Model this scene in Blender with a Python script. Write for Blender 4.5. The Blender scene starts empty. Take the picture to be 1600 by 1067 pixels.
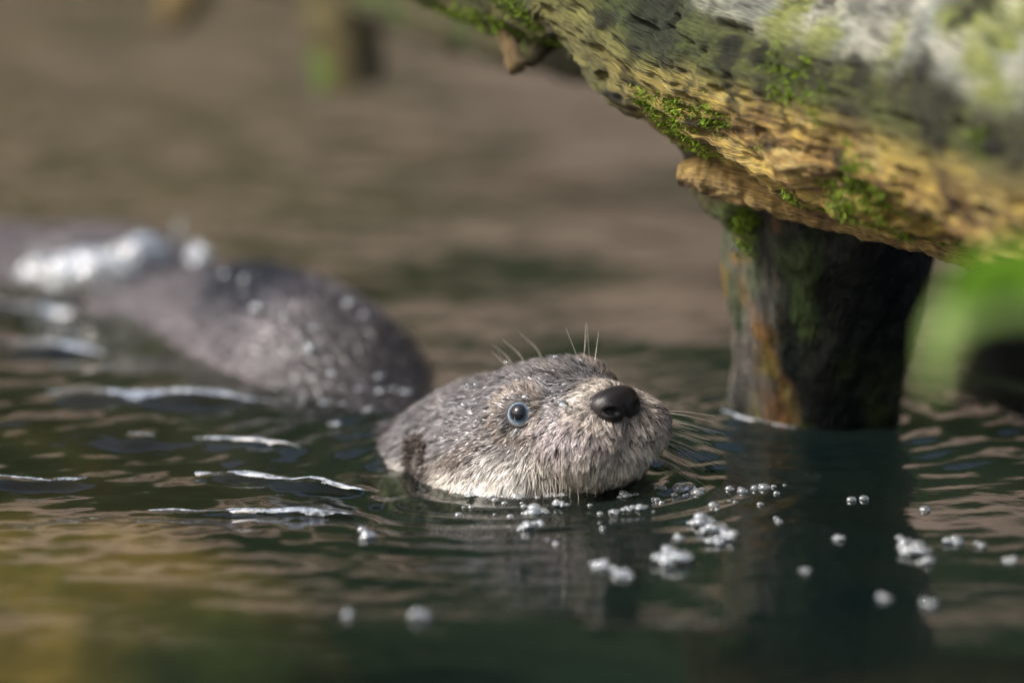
import bpy, math, random
import numpy as np
rng = np.random.default_rng(7)
random.seed(7)
scn = bpy.context.scene
col = scn.collection

# ------------------------------------------------------------------ camera
PITCH = math.radians(12.0)
CAM = np.array([0.0, -3.900, 0.8896])
FPX = 14222.0                       # focal length in pixels of the 1600 px photograph
cam = bpy.data.cameras.new('camera')
cam.sensor_width = 36.0
cam.lens = 36.0 * FPX / 1600.0
cam.clip_start = 0.05
cam.clip_end = 500.0
cam.dof.use_dof = True
cam.dof.focus_distance = 3.966
cam.dof.aperture_fstop = 3.1
cam_o = bpy.data.objects.new('camera', cam)
cam_o.location = CAM
cam_o.rotation_euler = (math.pi / 2 - PITCH, 0, 0)
col.objects.link(cam_o)
scn.camera = cam_o
# ------------------------------------------------------------------ sky and sun
SUN_ELEV, SUN_AZ = math.radians(45), math.radians(-112)      # azimuth measured from +Y towards +X: behind and left of the camera
world = bpy.data.worlds.new('World')
scn.world = world
world.use_nodes = True
wn = world.node_tree.nodes
wl = world.node_tree.links
wn.clear()
sky = wn.new('ShaderNodeTexSky')
sky.sky_type = 'NISHITA'
sky.sun_disc = False
sky.sun_elevation = SUN_ELEV
sky.sun_rotation = SUN_AZ
sky.air_density = 1.0
sky.dust_density = 8.0
sky.ozone_density = 1.0
bg = wn.new('ShaderNodeBackground')
bg.inputs['Strength'].default_value = 0.095
wo = wn.new('ShaderNodeOutputWorld')
wl.new(sky.outputs[0], bg.inputs[0])
wl.new(bg.outputs[0], wo.inputs[0])
sun = bpy.data.lights.new('sun', 'SUN')
sun.energy = 3.1
sun.angle = math.radians(9)
sun.color = (1.0, 0.975, 0.95)
sun_o = bpy.data.objects.new('sun', sun)
sd = np.array([math.sin(SUN_AZ) * math.cos(SUN_ELEV), math.cos(SUN_AZ) * math.cos(SUN_ELEV), math.sin(SUN_ELEV)])
from mathutils import Vector
sun_o.rotation_euler = Vector(-sd).to_track_quat('-Z', 'Y').to_euler()
col.objects.link(sun_o)
scn.view_settings.view_transform = 'Standard'
scn.view_settings.look = 'None'
scn.view_settings.gamma = 1.0
scn.view_settings.exposure = 0.70
scn.render.engine = 'CYCLES'
scn.cycles.use_denoising = True
scn.cycles.max_bounces = 6
scn.cycles.transparent_max_bounces = 16
scn.cycles.caustics_reflective = True
scn.cycles.caustics_refractive = False
scn.cycles.sample_clamp_indirect = 4.0

# ------------------------------------------------------------------ helpers
_fw = np.array([0, math.cos(PITCH), -math.sin(PITCH)])
_up = np.array([0, math.sin(PITCH), math.cos(PITCH)])
def ray(x, y):
    return _fw + (x - 800) / FPX * np.array([1., 0, 0]) + (533.5 - y) / FPX * _up
def on_z(x, y, z=0.0):
    d = ray(x, y); return CAM + d * ((z - CAM[2]) / d[2])
def on_y(x, y, Y):
    d = ray(x, y); return CAM + d * ((Y - CAM[1]) / d[1])

def hash3(ix, iy, iz, seed=0):
    h = (ix.astype(np.int64) * 374761393 + iy.astype(np.int64) * 668265263 + iz.astype(np.int64) * 2147483647 + seed * 1274126177) & 0xFFFFFFFF
    h = ((h ^ (h >> 13)) * 1274126177) & 0xFFFFFFFF
    h = ((h ^ (h >> 16)) * 2246822519) & 0xFFFFFFFF
    return ((h ^ (h >> 15)) & 0xFFFFFF) / float(0xFFFFFF)
def noise(p, seed=0):
    p = np.asarray(p, float); i = np.floor(p).astype(np.int64); f = p - i
    u = f * f * f * (f * (f * 6 - 15) + 10)
    r = 0
    for a in (0, 1):
        for b in (0, 1):
            for c in (0, 1):
                w = (u[..., 0] if a else 1 - u[..., 0]) * (u[..., 1] if b else 1 - u[..., 1]) * (u[..., 2] if c else 1 - u[..., 2])
                r = r + w * hash3(i[..., 0] + a, i[..., 1] + b, i[..., 2] + c, seed)
    return r * 2 - 1
def fbm(p, oct=4, seed=0, gain=.5):
    p = np.asarray(p, float); r = 0; a = 1.0; s = 0
    for k in range(oct):
        r = r + a * noise(p * 2 ** k + 17.3 * k, seed + k); s += a; a *= gain
    return r / s
def sstep(a, b, x):
    t = np.clip((x - a) / (b - a), 0, 1); return t * t * (3 - 2 * t)
def mixc(a, b, t):
    return np.asarray(a) * (1 - t[..., None]) + np.asarray(b) * t[..., None]

def raw_mesh(name, verts, faces, smooth=True, colors=None, uv=None):
    """faces: (n,k) int array with equal k, or list of such arrays"""
    me = bpy.data.meshes.new(name)
    verts = np.asarray(verts, np.float32)
    if not isinstance(faces, list): faces = [faces]
    faces = [np.asarray(f, np.int32) for f in faces if len(f)]
    nl = sum(f.size for f in faces); nf = sum(len(f) for f in faces)
    me.vertices.add(len(verts)); me.vertices.foreach_set('co', verts.ravel())
    me.loops.add(nl); me.polygons.add(nf)
    idx = np.concatenate([f.ravel() for f in faces])
    tot = np.concatenate([np.full(len(f), f.shape[1], np.int32) for f in faces])
    st = np.concatenate([[0], np.cumsum(tot)[:-1]]).astype(np.int32)
    me.loops.foreach_set('vertex_index', idx)
    me.polygons.foreach_set('loop_start', st)
    me.polygons.foreach_set('loop_total', tot)
    if smooth: me.polygons.foreach_set('use_smooth', np.ones(nf, bool))
    me.update(calc_edges=True)
    if colors is not None:
        at = me.color_attributes.new('Col', 'FLOAT_COLOR', 'POINT')
        c4 = np.ones((len(verts), 4), np.float32); c4[:, :3] = colors
        at.data.foreach_set('color', c4.ravel())
    if uv is not None:
        ul = me.uv_layers.new(name='UVMap')
        ul.data.foreach_set('uv', np.asarray(uv, np.float32)[idx].ravel())
    me.validate()
    return me
def grid_faces(nu, nv, wrap_v=False):
    i = np.arange(nu - 1)[:, None]; j = np.arange(nv if wrap_v else nv - 1)[None, :]
    j2 = (j + 1) % nv
    a = i * nv + j; b = i * nv + j2; c = (i + 1) * nv + j2; d = (i + 1) * nv + j
    return np.stack([a, b, c, d], -1).reshape(-1, 4)
def link(name, me, mat, parent=None):
    o = bpy.data.objects.new(name, me); col.objects.link(o)
    if mat is not None and len(me.materials) == 0: me.materials.append(mat)
    if parent is not None:
        o.parent = parent; o.matrix_parent_inverse = parent.matrix_world.inverted()
    return o
def empty(name, loc):
    o = bpy.data.objects.new(name, None); col.objects.link(o); o.empty_display_size = .02
    o.location = loc; bpy.context.view_layer.update(); return o
def tag(o, label=None, cat=None, group=None, kind=None):
    if label: o['label'] = label
    if cat: o['category'] = cat
    if group: o['group'] = group
    if kind: o['kind'] = kind
    return o
def spline(pts, n):
    pts = np.asarray(pts, float); m = len(pts)
    P = np.vstack([2 * pts[0] - pts[1], pts, 2 * pts[-1] - pts[-2]])
    t = np.linspace(0, m - 1 - 1e-9, n); i = t.astype(int); f = (t - i)[:, None]
    a, b, c, d = P[i], P[i + 1], P[i + 2], P[i + 3]
    return .5 * (2 * b + (c - a) * f + (2 * a - 5 * b + 4 * c - d) * f ** 2 + (3 * b - a - 3 * c + d) * f ** 3)
def frames(path, ref):
    T = np.gradient(path, axis=0); T /= np.linalg.norm(T, axis=1)[:, None]
    N = np.zeros_like(T); n = np.asarray(ref, float)
    for i in range(len(T)):
        n = n - T[i] * (n @ T[i]); n = n / np.linalg.norm(n); N[i] = n
    return T, N, np.cross(T, N)
def tube_mesh(name, pts, radii, nseg=24, nring=24, disp=None, smooth=True, colfn=None, ref=(0, 0, 1.), cap=True):
    path = spline(pts, nring); r = np.interp(np.linspace(0, 1, nring), np.linspace(0, 1, len(radii)), radii)
    T, N, B = frames(path, ref); th = np.linspace(0, 2 * np.pi, nseg, endpoint=False)
    dirs = N[:, None, :] * np.cos(th)[None, :, None] + B[:, None, :] * np.sin(th)[None, :, None]
    V = path[:, None, :] + dirs * r[:, None, None]
    if disp is not None: V = V + dirs * disp(V)[..., None]
    V = V.reshape(-1, 3); F = [grid_faces(nring, nseg, True)]
    if cap:
        V = np.vstack([V, path[0] - T[0] * r[0] * .25, path[-1] + T[-1] * r[-1] * .25]); n = nring * nseg
        j = np.arange(nseg); j2 = (j + 1) % nseg
        F.append(np.stack([j2, j, np.full(nseg, n)], -1)); F.append(np.stack([(nring - 1) * nseg + j, (nring - 1) * nseg + j2, np.full(nseg, n + 1)], -1))
    L = np.concatenate([[0], np.cumsum(np.linalg.norm(np.diff(path, axis=0), axis=1))])
    uv = np.stack(np.broadcast_arrays(L[:, None], (th * np.mean(r))[None, :]), -1).reshape(-1, 2)
    if cap: uv = np.vstack([uv, uv[:1], uv[-1:]])
    return raw_mesh(name, V, F, smooth, colors=colfn(V) if colfn else None, uv=uv)

# ------------------------------------------------------------------ materials
def new_mat(name):
    m = bpy.data.materials.new(name); m.use_nodes = True
    nt = m.node_tree; nt.nodes.clear()
    out = nt.nodes.new('ShaderNodeOutputMaterial')
    return m, nt, nt.nodes, nt.links, out
def principled(nd, rough=.5, spec=.5, **kw):
    p = nd.new('ShaderNodeBsdfPrincipled'); p.inputs['Roughness'].default_value = rough
    p.inputs['Specular IOR Level'].default_value = spec
    for k, v in kw.items(): p.inputs[k].default_value = v
    return p
def attr_mat(name, rough=.6, spec=.4, noise_scale=(60, 600, 600), noise_amt=.5, bump=.4, bump_dist=.002, use_uv=False, rough_var=0.0, detail=6, coat=0.0):
    m, nt, nd, lk, out = new_mat(name)
    a = nd.new('ShaderNodeAttribute'); a.attribute_name = 'Col'
    tc = nd.new('ShaderNodeTexCoord'); mp = nd.new('ShaderNodeMapping')
    mp.inputs['Scale'].default_value = noise_scale
    lk.new(tc.outputs['UV' if use_uv else 'Object'], mp.inputs[0])
    n = nd.new('ShaderNodeTexNoise'); n.inputs['Scale'].default_value = 1.0; n.inputs['Detail'].default_value = detail
    n.inputs['Roughness'].default_value = .62
    lk.new(mp.outputs[0], n.inputs['Vector'])
    mr = nd.new('ShaderNodeMapRange'); mr.inputs[1].default_value = .3; mr.inputs[2].default_value = .7
    mr.inputs[3].default_value = 1 - noise_amt; mr.inputs[4].default_value = 1 + noise_amt
    lk.new(n.outputs[0], mr.inputs[0])
    mx = nd.new('ShaderNodeMix'); mx.data_type = 'RGBA'; mx.blend_type = 'MULTIPLY'; mx.inputs[0].default_value = 1
    lk.new(a.outputs['Color'], mx.inputs[6]); lk.new(mr.outputs[0], mx.inputs[7])
    p = principled(nd, rough, spec)
    p.inputs['Coat Weight'].default_value = coat; p.inputs['Coat Roughness'].default_value = .15
    lk.new(mx.outputs[2], p.inputs['Base Color'])
    b = nd.new('ShaderNodeBump'); b.inputs['Strength'].default_value = bump; b.inputs['Distance'].default_value = bump_dist
    lk.new(n.outputs[0], b.inputs['Height']); lk.new(b.outputs[0], p.inputs['Normal'])
    if rough_var:
        m2 = nd.new('ShaderNodeMapRange'); m2.inputs[1].default_value = .35; m2.inputs[2].default_value = .65
        m2.inputs[3].default_value = rough - rough_var; m2.inputs[4].default_value = rough + rough_var
        n2 = nd.new('ShaderNodeTexNoise'); n2.inputs['Scale'].default_value = 90; lk.new(tc.outputs['Object'], n2.inputs['Vector'])
        lk.new(n2.outputs[0], m2.inputs[0]); lk.new(m2.outputs[0], p.inputs['Roughness'])
    lk.new(p.outputs[0], out.inputs[0])
    return m
M_WOOD = attr_mat('weathered_wood', .58, .4, (90, 1100, 1), .8, 1.0, .004, use_uv=True, detail=8)
M_POST = attr_mat('wet_wood', .24, .5, (320, 320, 60), .75, .7, .005, rough_var=.14, coat=.0)
M_FUR = attr_mat('otter_fur', .30, .55, (300, 300, 300), .1, .0, .001)
M_SKIN = attr_mat('otter_skin', .5, .3, (500, 500, 500), .3, .3, .001)
M_MOSS = attr_mat('moss', .7, .2, (300, 300, 300), .3, .0, .001)
M_LEAF = attr_mat('leaf', .4, .4, (60, 60, 60), .15, .0, .001)
M_BED = attr_mat('stream_bed', .8, .2, (40, 40, 40), .55, .4, .01)
M_BANK = attr_mat('bank_earth', .9, .1, (2.5, 2.5, 2.5), .35, .3, .1)
M_EYE = attr_mat('eyeball', .04, .6, (600, 600, 600), .08, .0, .001, coat=0.0)
M_NOSE = attr_mat('nose_leather', .3, .5, (1400, 1400, 1400), .25, .5, .0006)
def simple_mat(name, c, rough=.5, spec=.5):
    m, nt, nd, lk, out = new_mat(name)
    p = principled(nd, rough, spec); p.inputs['Base Color'].default_value = (*c, 1)
    n = nd.new('ShaderNodeTexNoise'); n.inputs['Scale'].default_value = 200
    r = nd.new('ShaderNodeMapRange'); r.inputs[3].default_value = rough * .8; r.inputs[4].default_value = min(1, rough * 1.2)
    lk.new(n.outputs[0], r.inputs[0]); lk.new(r.outputs[0], p.inputs['Roughness'])
    lk.new(p.outputs[0], out.inputs[0]); return m
M_WHISKER = simple_mat('whisker', (.55, .48, .40), .35)

def water_mat():
    m, nt, nd, lk, out = new_mat('water')
    fr = nd.new('ShaderNodeFresnel'); fr.inputs['IOR'].default_value = 1.333
    tr = nd.new('ShaderNodeBsdfTransparent'); tr.inputs[0].default_value = (.78, .80, .66, 1)
    gl = nd.new('ShaderNodeBsdfGlossy'); gl.inputs['Roughness'].default_value = .05
    df = nd.new('ShaderNodeBsdfDiffuse')                       # silt and algae hanging in the water
    tc = nd.new('ShaderNodeTexCoord')
    n = nd.new('ShaderNodeTexNoise'); n.inputs['Scale'].default_value = 70; n.inputs['Detail'].default_value = 3
    lk.new(tc.outputs['Object'], n.inputs['Vector'])
    n2 = nd.new('ShaderNodeTexNoise'); n2.inputs['Scale'].default_value = 7; n2.inputs['Detail'].default_value = 4
    lk.new(tc.outputs['Object'], n2.inputs['Vector'])
    cr = nd.new('ShaderNodeValToRGB'); cr.color_ramp.elements[0].position = .35; cr.color_ramp.elements[1].position = .68
    cr.color_ramp.elements[0].color = (.003, .009, .009, 1); cr.color_ramp.elements[1].color = (.009, .013, .010, 1)
    lk.new(n2.outputs[0], cr.inputs[0]); lk.new(cr.outputs[0], df.inputs[0])
    b = nd.new('ShaderNodeBump'); b.inputs['Strength'].default_value = .25; b.inputs['Distance'].default_value = .0012
    lk.new(n.outputs[0], b.inputs['Height']); lk.new(b.outputs[0], fr.inputs['Normal']); lk.new(b.outputs[0], gl.inputs['Normal'])
    m0 = nd.new('ShaderNodeMixShader'); sx = nd.new('ShaderNodeSeparateXYZ'); lk.new(tc.outputs['Object'], sx.inputs[0])
    ad = nd.new('ShaderNodeMath'); ad.operation = 'MULTIPLY_ADD'; ad.inputs[1].default_value = .22; lk.new(n2.outputs[0], ad.inputs[0]); lk.new(sx.outputs[0], ad.inputs[2])
    dm = nd.new('ShaderNodeMapRange'); dm.interpolation_type = 'SMOOTHSTEP'; dm.inputs[1].default_value = -.08; dm.inputs[2].default_value = .13; dm.inputs[3].default_value = .22; dm.inputs[4].default_value = .72
    lk.new(ad.outputs[0], dm.inputs[0]); lk.new(dm.outputs[0], m0.inputs[0])      # the shallow side is clearer
    lk.new(tr.outputs[0], m0.inputs[1]); lk.new(df.outputs[0], m0.inputs[2])
    mx = nd.new('ShaderNodeMixShader')
    lk.new(fr.outputs[0], mx.inputs[0]); lk.new(m0.outputs[0], mx.inputs[1]); lk.new(gl.outputs[0], mx.inputs[2])
    lk.new(mx.outputs[0], out.inputs[0]); return m
M_WATER = water_mat()
def bubble_mat(name, white):
    m, nt, nd, lk, out = new_mat(name)
    lw = nd.new('ShaderNodeLayerWeight'); lw.inputs[0].default_value = .35
    tr = nd.new('ShaderNodeBsdfTransparent'); tr.inputs[0].default_value = (.92, .95, .96, 1)
    gl = nd.new('ShaderNodeBsdfGlossy'); gl.inputs['Roughness'].default_value = .05
    df = nd.new('ShaderNodeBsdfDiffuse'); df.inputs[0].default_value = (.74, .81, .87, 1)
    n = nd.new('ShaderNodeTexNoise'); n.inputs['Scale'].default_value = 330
    r = nd.new('ShaderNodeMapRange'); r.inputs[1].default_value = .4; r.inputs[2].default_value = .62; r.inputs[3].default_value = white * .3; r.inputs[4].default_value = min(1, white * 1.6)
    tc = nd.new('ShaderNodeTexCoord'); lk.new(tc.outputs['Object'], n.inputs['Vector']); lk.new(n.outputs[0], r.inputs[0])
    m1 = nd.new('ShaderNodeMixShader'); m2 = nd.new('ShaderNodeMixShader')
    lk.new(lw.outputs['Fresnel'], m1.inputs[0]); lk.new(tr.outputs[0], m1.inputs[1]); lk.new(gl.outputs[0], m1.inputs[2])
    lk.new(r.outputs[0], m2.inputs[0]); lk.new(m1.outputs[0], m2.inputs[1]); lk.new(df.outputs[0], m2.inputs[2])
    lk.new(m2.outputs[0], out.inputs[0]); return m
M_BUBBLE = bubble_mat('bubble', .12)
M_FOAM = bubble_mat('foam', .13)
M_DROP = bubble_mat('droplet', .08)

# ================================================================== SETTING
# ---- water: one sheet, fine where ripples can be told apart
def axis(lo, hi, step, far, n):
    core = np.arange(lo, hi + step / 2, step)
    g = np.geomspace(step, 1, n); a = np.cumsum(g); a = a / a[-1]
    return np.concatenate([lo - (a * (far + lo if False else far))[::-1], core, hi + a * far])
wx = axis(-.52, .52, .0025, 25, 34)
wy = axis(-.62, 1.35, .0028, 25, 34)
wx = np.sort(wx); wy = np.sort(wy); wy = wy[wy < 9]
RIDGES = [  # px polyline, height, half-width in metres
    ([(305, 737), (380, 741), (470, 750), (600, 766)], .0050, .0065),
    ([(190, 790), (330, 792), (450, 798), (600, 800)], .0026, .0060),
    ([(75, 622), (180, 628), (300, 634), (465, 638)], .0065, .0095),
    ([(170, 484), (250, 520), (330, 556), (390, 584)], .0075, .0110),
    ([(-60, 478), (60, 490), (150, 500)], .0070, .0120),
    ([(-60, 540), (60, 549), (160, 558)], .0070, .0110),
    ([(-60, 738), (60, 748), (135, 744)], .0040, .0060),
    ([(165, 685), (260, 688), (370, 694), (470, 704)], .0030, .0070),
    ([(560, 770), (700, 776), (860, 783), (980, 770)], .0022, .0060),
    ([(1110, 668), (1180, 684), (1250, 694), (1330, 686)], .0040, .0055),
    ([(640, 830), (800, 838), (940, 822)], .0016, .0070),
    ([(1080, 730), (1180, 742), (1290, 736)], .0018, .0080),
    ([(900, 985), (1060, 992), (1200, 984)], .0022, .0120),
    ([(80, 905), (230, 915), (380, 925)], .0014, .0110),
]
RL = []
for pl, h, w in RIDGES:
    RL.append((np.array([on_z(x, y)[:2] for x, y in pl]), h, w))
_wr = np.random.default_rng(21)
WAVES = []
for lam, amp, k in ((.42, .0022, 5), (.20, .00085, 6), (.095, .00034, 8), (.045, .00016, 10), (.023, .00010, 14), (.013, .000035, 14)):
    for i in range(k):
        a = _wr.uniform(0, 2 * math.pi); l = lam * _wr.uniform(.75, 1.35)
        WAVES.append((math.cos(a) * 2 * math.pi / l, math.sin(a) * 2 * math.pi / l, _wr.uniform(0, 6.28), amp * _wr.uniform(.6, 1.3) / math.sqrt(k) * 1.4, lam))
def water_h(x, y):
    x = np.asarray(x, float); y = np.asarray(y, float); h = np.zeros(np.broadcast(x, y).shape)
    d = np.maximum(np.abs(x) - .52, np.maximum(-.62 - y, y - 1.35)); 
    act = .50 - .28 * sstep(-.08, -.22, y) + .75 * sstep(.10, -.12, x) * sstep(-.30, -.05, y) + .5 * sstep(.10, .18, x) * sstep(-.05, .08, y)
    wob = noise(np.stack([x * 9, y * 9, x * 0], -1), 3) * .8
    for kx, ky, ph, am, lam in WAVES:
        fade = 1 - sstep(lam * .3, lam * 1.6, d)
        h = h + am * np.sin(kx * x + ky * y + ph + wob) * fade * (act if lam < .1 else 1.0 - .45 * sstep(.25, .7, y) - .6 * sstep(-.05, -.22, y))
    for cx, cy, r0, am in ((.012, .0, .055, .0011), (.128, .115, .045, .0009)):
        dd = np.hypot(x - cx, y - cy) - r0
        h = h + am * np.sin(2 * math.pi * dd / .021 + 1.5 * wob) * np.exp(-np.abs(dd) / .045) * (dd > -.03)
    for pl, rh, rw in RL:
        best = np.full(h.shape, 9.0); tt = np.zeros(h.shape); n = len(pl) - 1
        lo = pl.min(0) - 5 * rw; hi = pl.max(0) + 5 * rw
        m = (x > lo[0]) & (x < hi[0]) & (y > lo[1]) & (y < hi[1])
        if not m.any(): continue
        xx = np.broadcast_to(x, h.shape)[m]; yy = np.broadcast_to(y, h.shape)[m]
        wobx = noise(np.stack([xx * 45, yy * 45, xx * 0 + 5], -1), 9) * rw * .8
        bb = np.full(xx.shape, 9.0); t2 = np.zeros(xx.shape)
        for i in range(n):
            a = pl[i]; b = pl[i + 1]; ab = b - a
            t = np.clip(((xx - a[0]) * ab[0] + (yy - a[1]) * ab[1]) / (ab @ ab), 0, 1)
            dd = np.hypot(xx - a[0] - t * ab[0], yy - a[1] - t * ab[1] + wobx)
            u = dd < bb; bb = np.where(u, dd, bb); t2 = np.where(u, (i + t) / n, t2)
        env = sstep(0, .18, t2) * sstep(0, .25, 1 - t2) * (.75 + .5 * noise(np.stack([xx * 60, yy * 30, xx * 0], -1), 4))
        h[m] += .6 * rh * np.exp(-(bb / rw) ** 2) * env
    return h
WX, WY = np.meshgrid(wx, wy)
WZ = water_h(WX, WY)
o = link('water', raw_mesh('water', np.stack([WX, WY, WZ], -1).reshape(-1, 3), grid_faces(len(wy), len(wx))), M_WATER)
tag(o, kind='structure')
def water_at(x, y, dz=0.0):
    p = on_z(x, y); p[2] = float(water_h(np.array([p[0]]), np.array([p[1]]))[0]) + dz; return p

# ---- stream bed
bx = np.concatenate([np.linspace(-26, -1.2, 24)[:-1], np.linspace(-1.2, 1.2, 120), np.linspace(1.2, 26, 24)[1:]])
by = np.concatenate([np.linspace(-26, -1.0, 24)[:-1], np.linspace(-1.0, 2.0, 150), np.linspace(2.0, 9.5, 24)[1:]])
BX, BY = np.meshgrid(bx, by)
q = np.stack([BX, BY, BX * 0], -1)
BZ = -.28 + .05 * fbm(q * 6, 4, 11) + .15 * sstep(.04, -.12, BX) * sstep(1.3, .9, BY) - .06 * sstep(0, .3, BX)
n1 = fbm(q * 9, 4, 31) * .5 + .5; n2 = fbm(q * 22, 3, 35) * .5 + .5
bc = mixc(np.array([.045, .055, .02]), np.array([.50, .33, .11]), sstep(.38, .68, n1))
bc = mixc(bc, np.array([.10, .13, .03]), sstep(.5, .8, n2) * .7)
gm = sstep(.04, -.13, BX + .12 * (n1 - .5)) * sstep(-.25, .05, BY) * sstep(.85, .5, BY)
bc = mixc(np.broadcast_to(np.array([.014, .022, .013]), bc.shape), bc * .62, gm)  # outside the golden patch the log's shade and reflection are darkened into the colour
bc = mixc(bc, np.array([.16, .125, .09]), sstep(1.4, 1.9, BY))
o = link('stream_bed', raw_mesh('stream_bed', np.stack([BX, BY, BZ], -1).reshape(-1, 3), grid_faces(len(by), len(bx)), colors=bc.reshape(-1, 3)), M_BED)
tag(o, kind='structure')
# ---- the earth bank across the water (seen as the brown reflection)
kx = np.linspace(-26, 26, 200); ky = np.linspace(6.0, 26, 110)
KX, KY = np.meshgrid(kx, ky); q = np.stack([KX, KY, KX * 0], -1)
KZ = np.interp(KY, [6, 7, 7.4, 8.6, 10.5, 15, 20, 26], [-.6, .05, .5, 1.75, 3.1, 6.6, 8, 8.5]) + .22 * fbm(q * .8, 4, 41) + .10 * fbm(q * 3, 3, 45)
kc = mixc(np.array([.33, .255, .205]), np.array([.18, .135, .105]), sstep(-.25, .35, fbm(q * np.array([.7, 1.2, 1]), 4, 51)))
kc = mixc(kc, np.array([.035, .036, .022]), sstep(.95, .6, KZ + .25 * fbm(q * 1.3, 3, 58)))  # dark foot added to the unseen bank so tilted ripples reflect dark
kc = mixc(kc, np.array([.022, .036, .014]), sstep(1.65, 2.0, KZ + .35 * fbm(q * .9, 4, 55)))
o = link('bank', raw_mesh('bank', np.stack([KX, KY, KZ], -1).reshape(-1, 3), grid_faces(len(ky), len(kx)), colors=kc.reshape(-1, 3)), M_BANK)
tag(o, kind='structure')

# ================================================================== OTTER
YAW, HP, ROLL = math.radians(55.5), math.radians(19), math.radians(10)
def rot(yaw, pit, rol):
    cy, sy = math.cos(yaw), math.sin(yaw); cp, sp = math.cos(pit), math.sin(pit); cr, sr = math.cos(rol), math.sin(rol)
    return np.array([[cy, sy, 0], [-sy, cy, 0], [0, 0, 1.]]) @ np.array([[cp, 0, -sp], [0, 1, 0], [sp, 0, cp]]) @ np.array([[1, 0, 0], [0, cr, -sr], [0, sr, cr]])
HR = rot(YAW, HP, ROLL); HS = .95e-3
HO = np.array([.0050, .020, .0124])
def h2w(p): return (np.asarray(p, float) * HS) @ HR.T + HO
def w2h(p): return ((np.asarray(p, float) - HO) @ HR) / HS
EYE_L = np.array([42.5, 24.5, 13.0]); EYE_R = EYE_L * [1, -1, 1]
NOSE_C = np.array([80., 0, 3.5])
BLOBS = [((0, 0, -2), (50, 43, 33)), ((24, 0, 7), (36, 32, 24)), ((50, 0, -4), (31, 26, 20)),
         ((5, 25, -11), (36, 22, 22)), ((5, -25, -11), (36, 22, 22)),
         ((66, 14, -9), (19, 16.5, 14.5)), ((66, -14, -9), (19, 16.5, 14.5)),
         ((64, 0, 4), (21, 13, 12)), ((54, 0, -20), (25, 17, 10)),
         ((36, 20, 15), (13, 10, 9)), ((36, -20, 15), (13, 10, 9)),
         ((-39, 0, -11), (42, 46, 35))]
SPINE = [((-.045, .105, -.036), .038), ((-.066, .170, -.036), .044), ((-.092, .240, -.023), .054), ((-.122, .305, -.024), .055), ((-.158, .370, -.037), .052),
         ((-.192, .435, -.031), .054), ((-.240, .490, -.036), .049), ((-.31, .56, -.030), .035), ((-.40, .66, -.030), .025), ((-.55, .80, -.03), .016)]
neck_w = h2w([(-36, 0, -10)])[0]
sp_pts = np.vstack([neck_w, np.array([s[0] for s in SPINE])]); sp_r = np.array([.036] + [s[1] for s in SPINE])
SPH = spline(sp_pts, 60); SPR = np.interp(np.linspace(0, 1, 60), np.linspace(0, 1, len(sp_r)), sp_r)
def smin(a, b, k):
    h = np.clip(.5 + .5 * (b - a) / k, 0, 1); return b * (1 - h) + a * h - k * h * (1 - h)
def otter_sdf(P):
    """P world (n,3); returns distance in metres"""
    q = w2h(P); d = None
    for c, r in BLOBS:
        v = q - np.array(c); r = np.array(r, float)
        k0 = np.linalg.norm(v / r, axis=-1); k1 = np.linalg.norm(v / r ** 2, axis=-1) + 1e-9
        e = k0 * (k0 - 1) / k1
        d = e if d is None else smin(d, e, 9.0)
    for E in (EYE_L, EYE_R):                     # shallow sockets
        d = -smin(-d, np.linalg.norm(q - (E + [3, np.sign(E[1]) * 2.5, 0]), axis=-1) - 3.2, 5.0)
    d = d * HS
    b = None
    for c, r in zip(SPH, SPR):
        e = np.linalg.norm(P - c, axis=-1) - r
        b = e if b is None else np.minimum(b, e)
    return smin(d, b, .020)
NA = 176
H0 = h2w([(36, 0, -5)])[0]
th = np.linspace(0, 2 * np.pi, NA, endpoint=False)
fx, fy, fz = HR[:, 0], HR[:, 1], HR[:, 2]
dirs, cens = [], []
for po in np.linspace(.02, math.pi / 2, 64):
    dirs.append(math.cos(po) * fx + math.sin(po) * (np.cos(th)[:, None] * fz + np.sin(th)[:, None] * fy)); cens.append(np.repeat(H0[None], NA, 0))
bp = spline(np.vstack([H0, h2w([(4, 0, -6)]), neck_w, sp_pts[1:]]), 230)
T, N, B = frames(bp, fz)
if (B[0] @ fy) < 0: B = -B
for i in range(1, len(bp) - 1):
    dirs.append(np.cos(th)[:, None] * N[i] + np.sin(th)[:, None] * B[i]); cens.append(np.repeat(bp[i][None], NA, 0))
dirs = np.array(dirs); cens = np.array(cens); NR = len(dirs)
D2, C2 = dirs.reshape(-1, 3), cens.reshape(-1, 3)
tmax = np.where(np.arange(len(D2)) < 120 * NA, .085, .075)
S = 26; hit = np.full(len(D2), .004)
prev = otter_sdf(C2 + D2 * tmax[:, None]); done = np.zeros(len(D2), bool); lo_t = np.zeros(len(D2)); hi_t = tmax.copy()
for k in range(S - 1, -1, -1):
    t = tmax * k / S; v = otter_sdf(C2 + D2 * t[:, None])
    new = (~done) & (v < 0); lo_t[new] = t[new]; hi_t[new] = (tmax * (k + 1) / S)[new]; done |= new
for it in range(9):
    md = (lo_t + hi_t) / 2; v = otter_sdf(C2 + D2 * md[:, None]); ins = v < 0
    lo_t = np.where(ins, md, lo_t); hi_t = np.where(ins, hi_t, md)
hit = np.maximum((lo_t + hi_t) / 2, .002)
OP = (C2 + D2 * hit[:, None]).reshape(NR, NA, 3)
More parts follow.
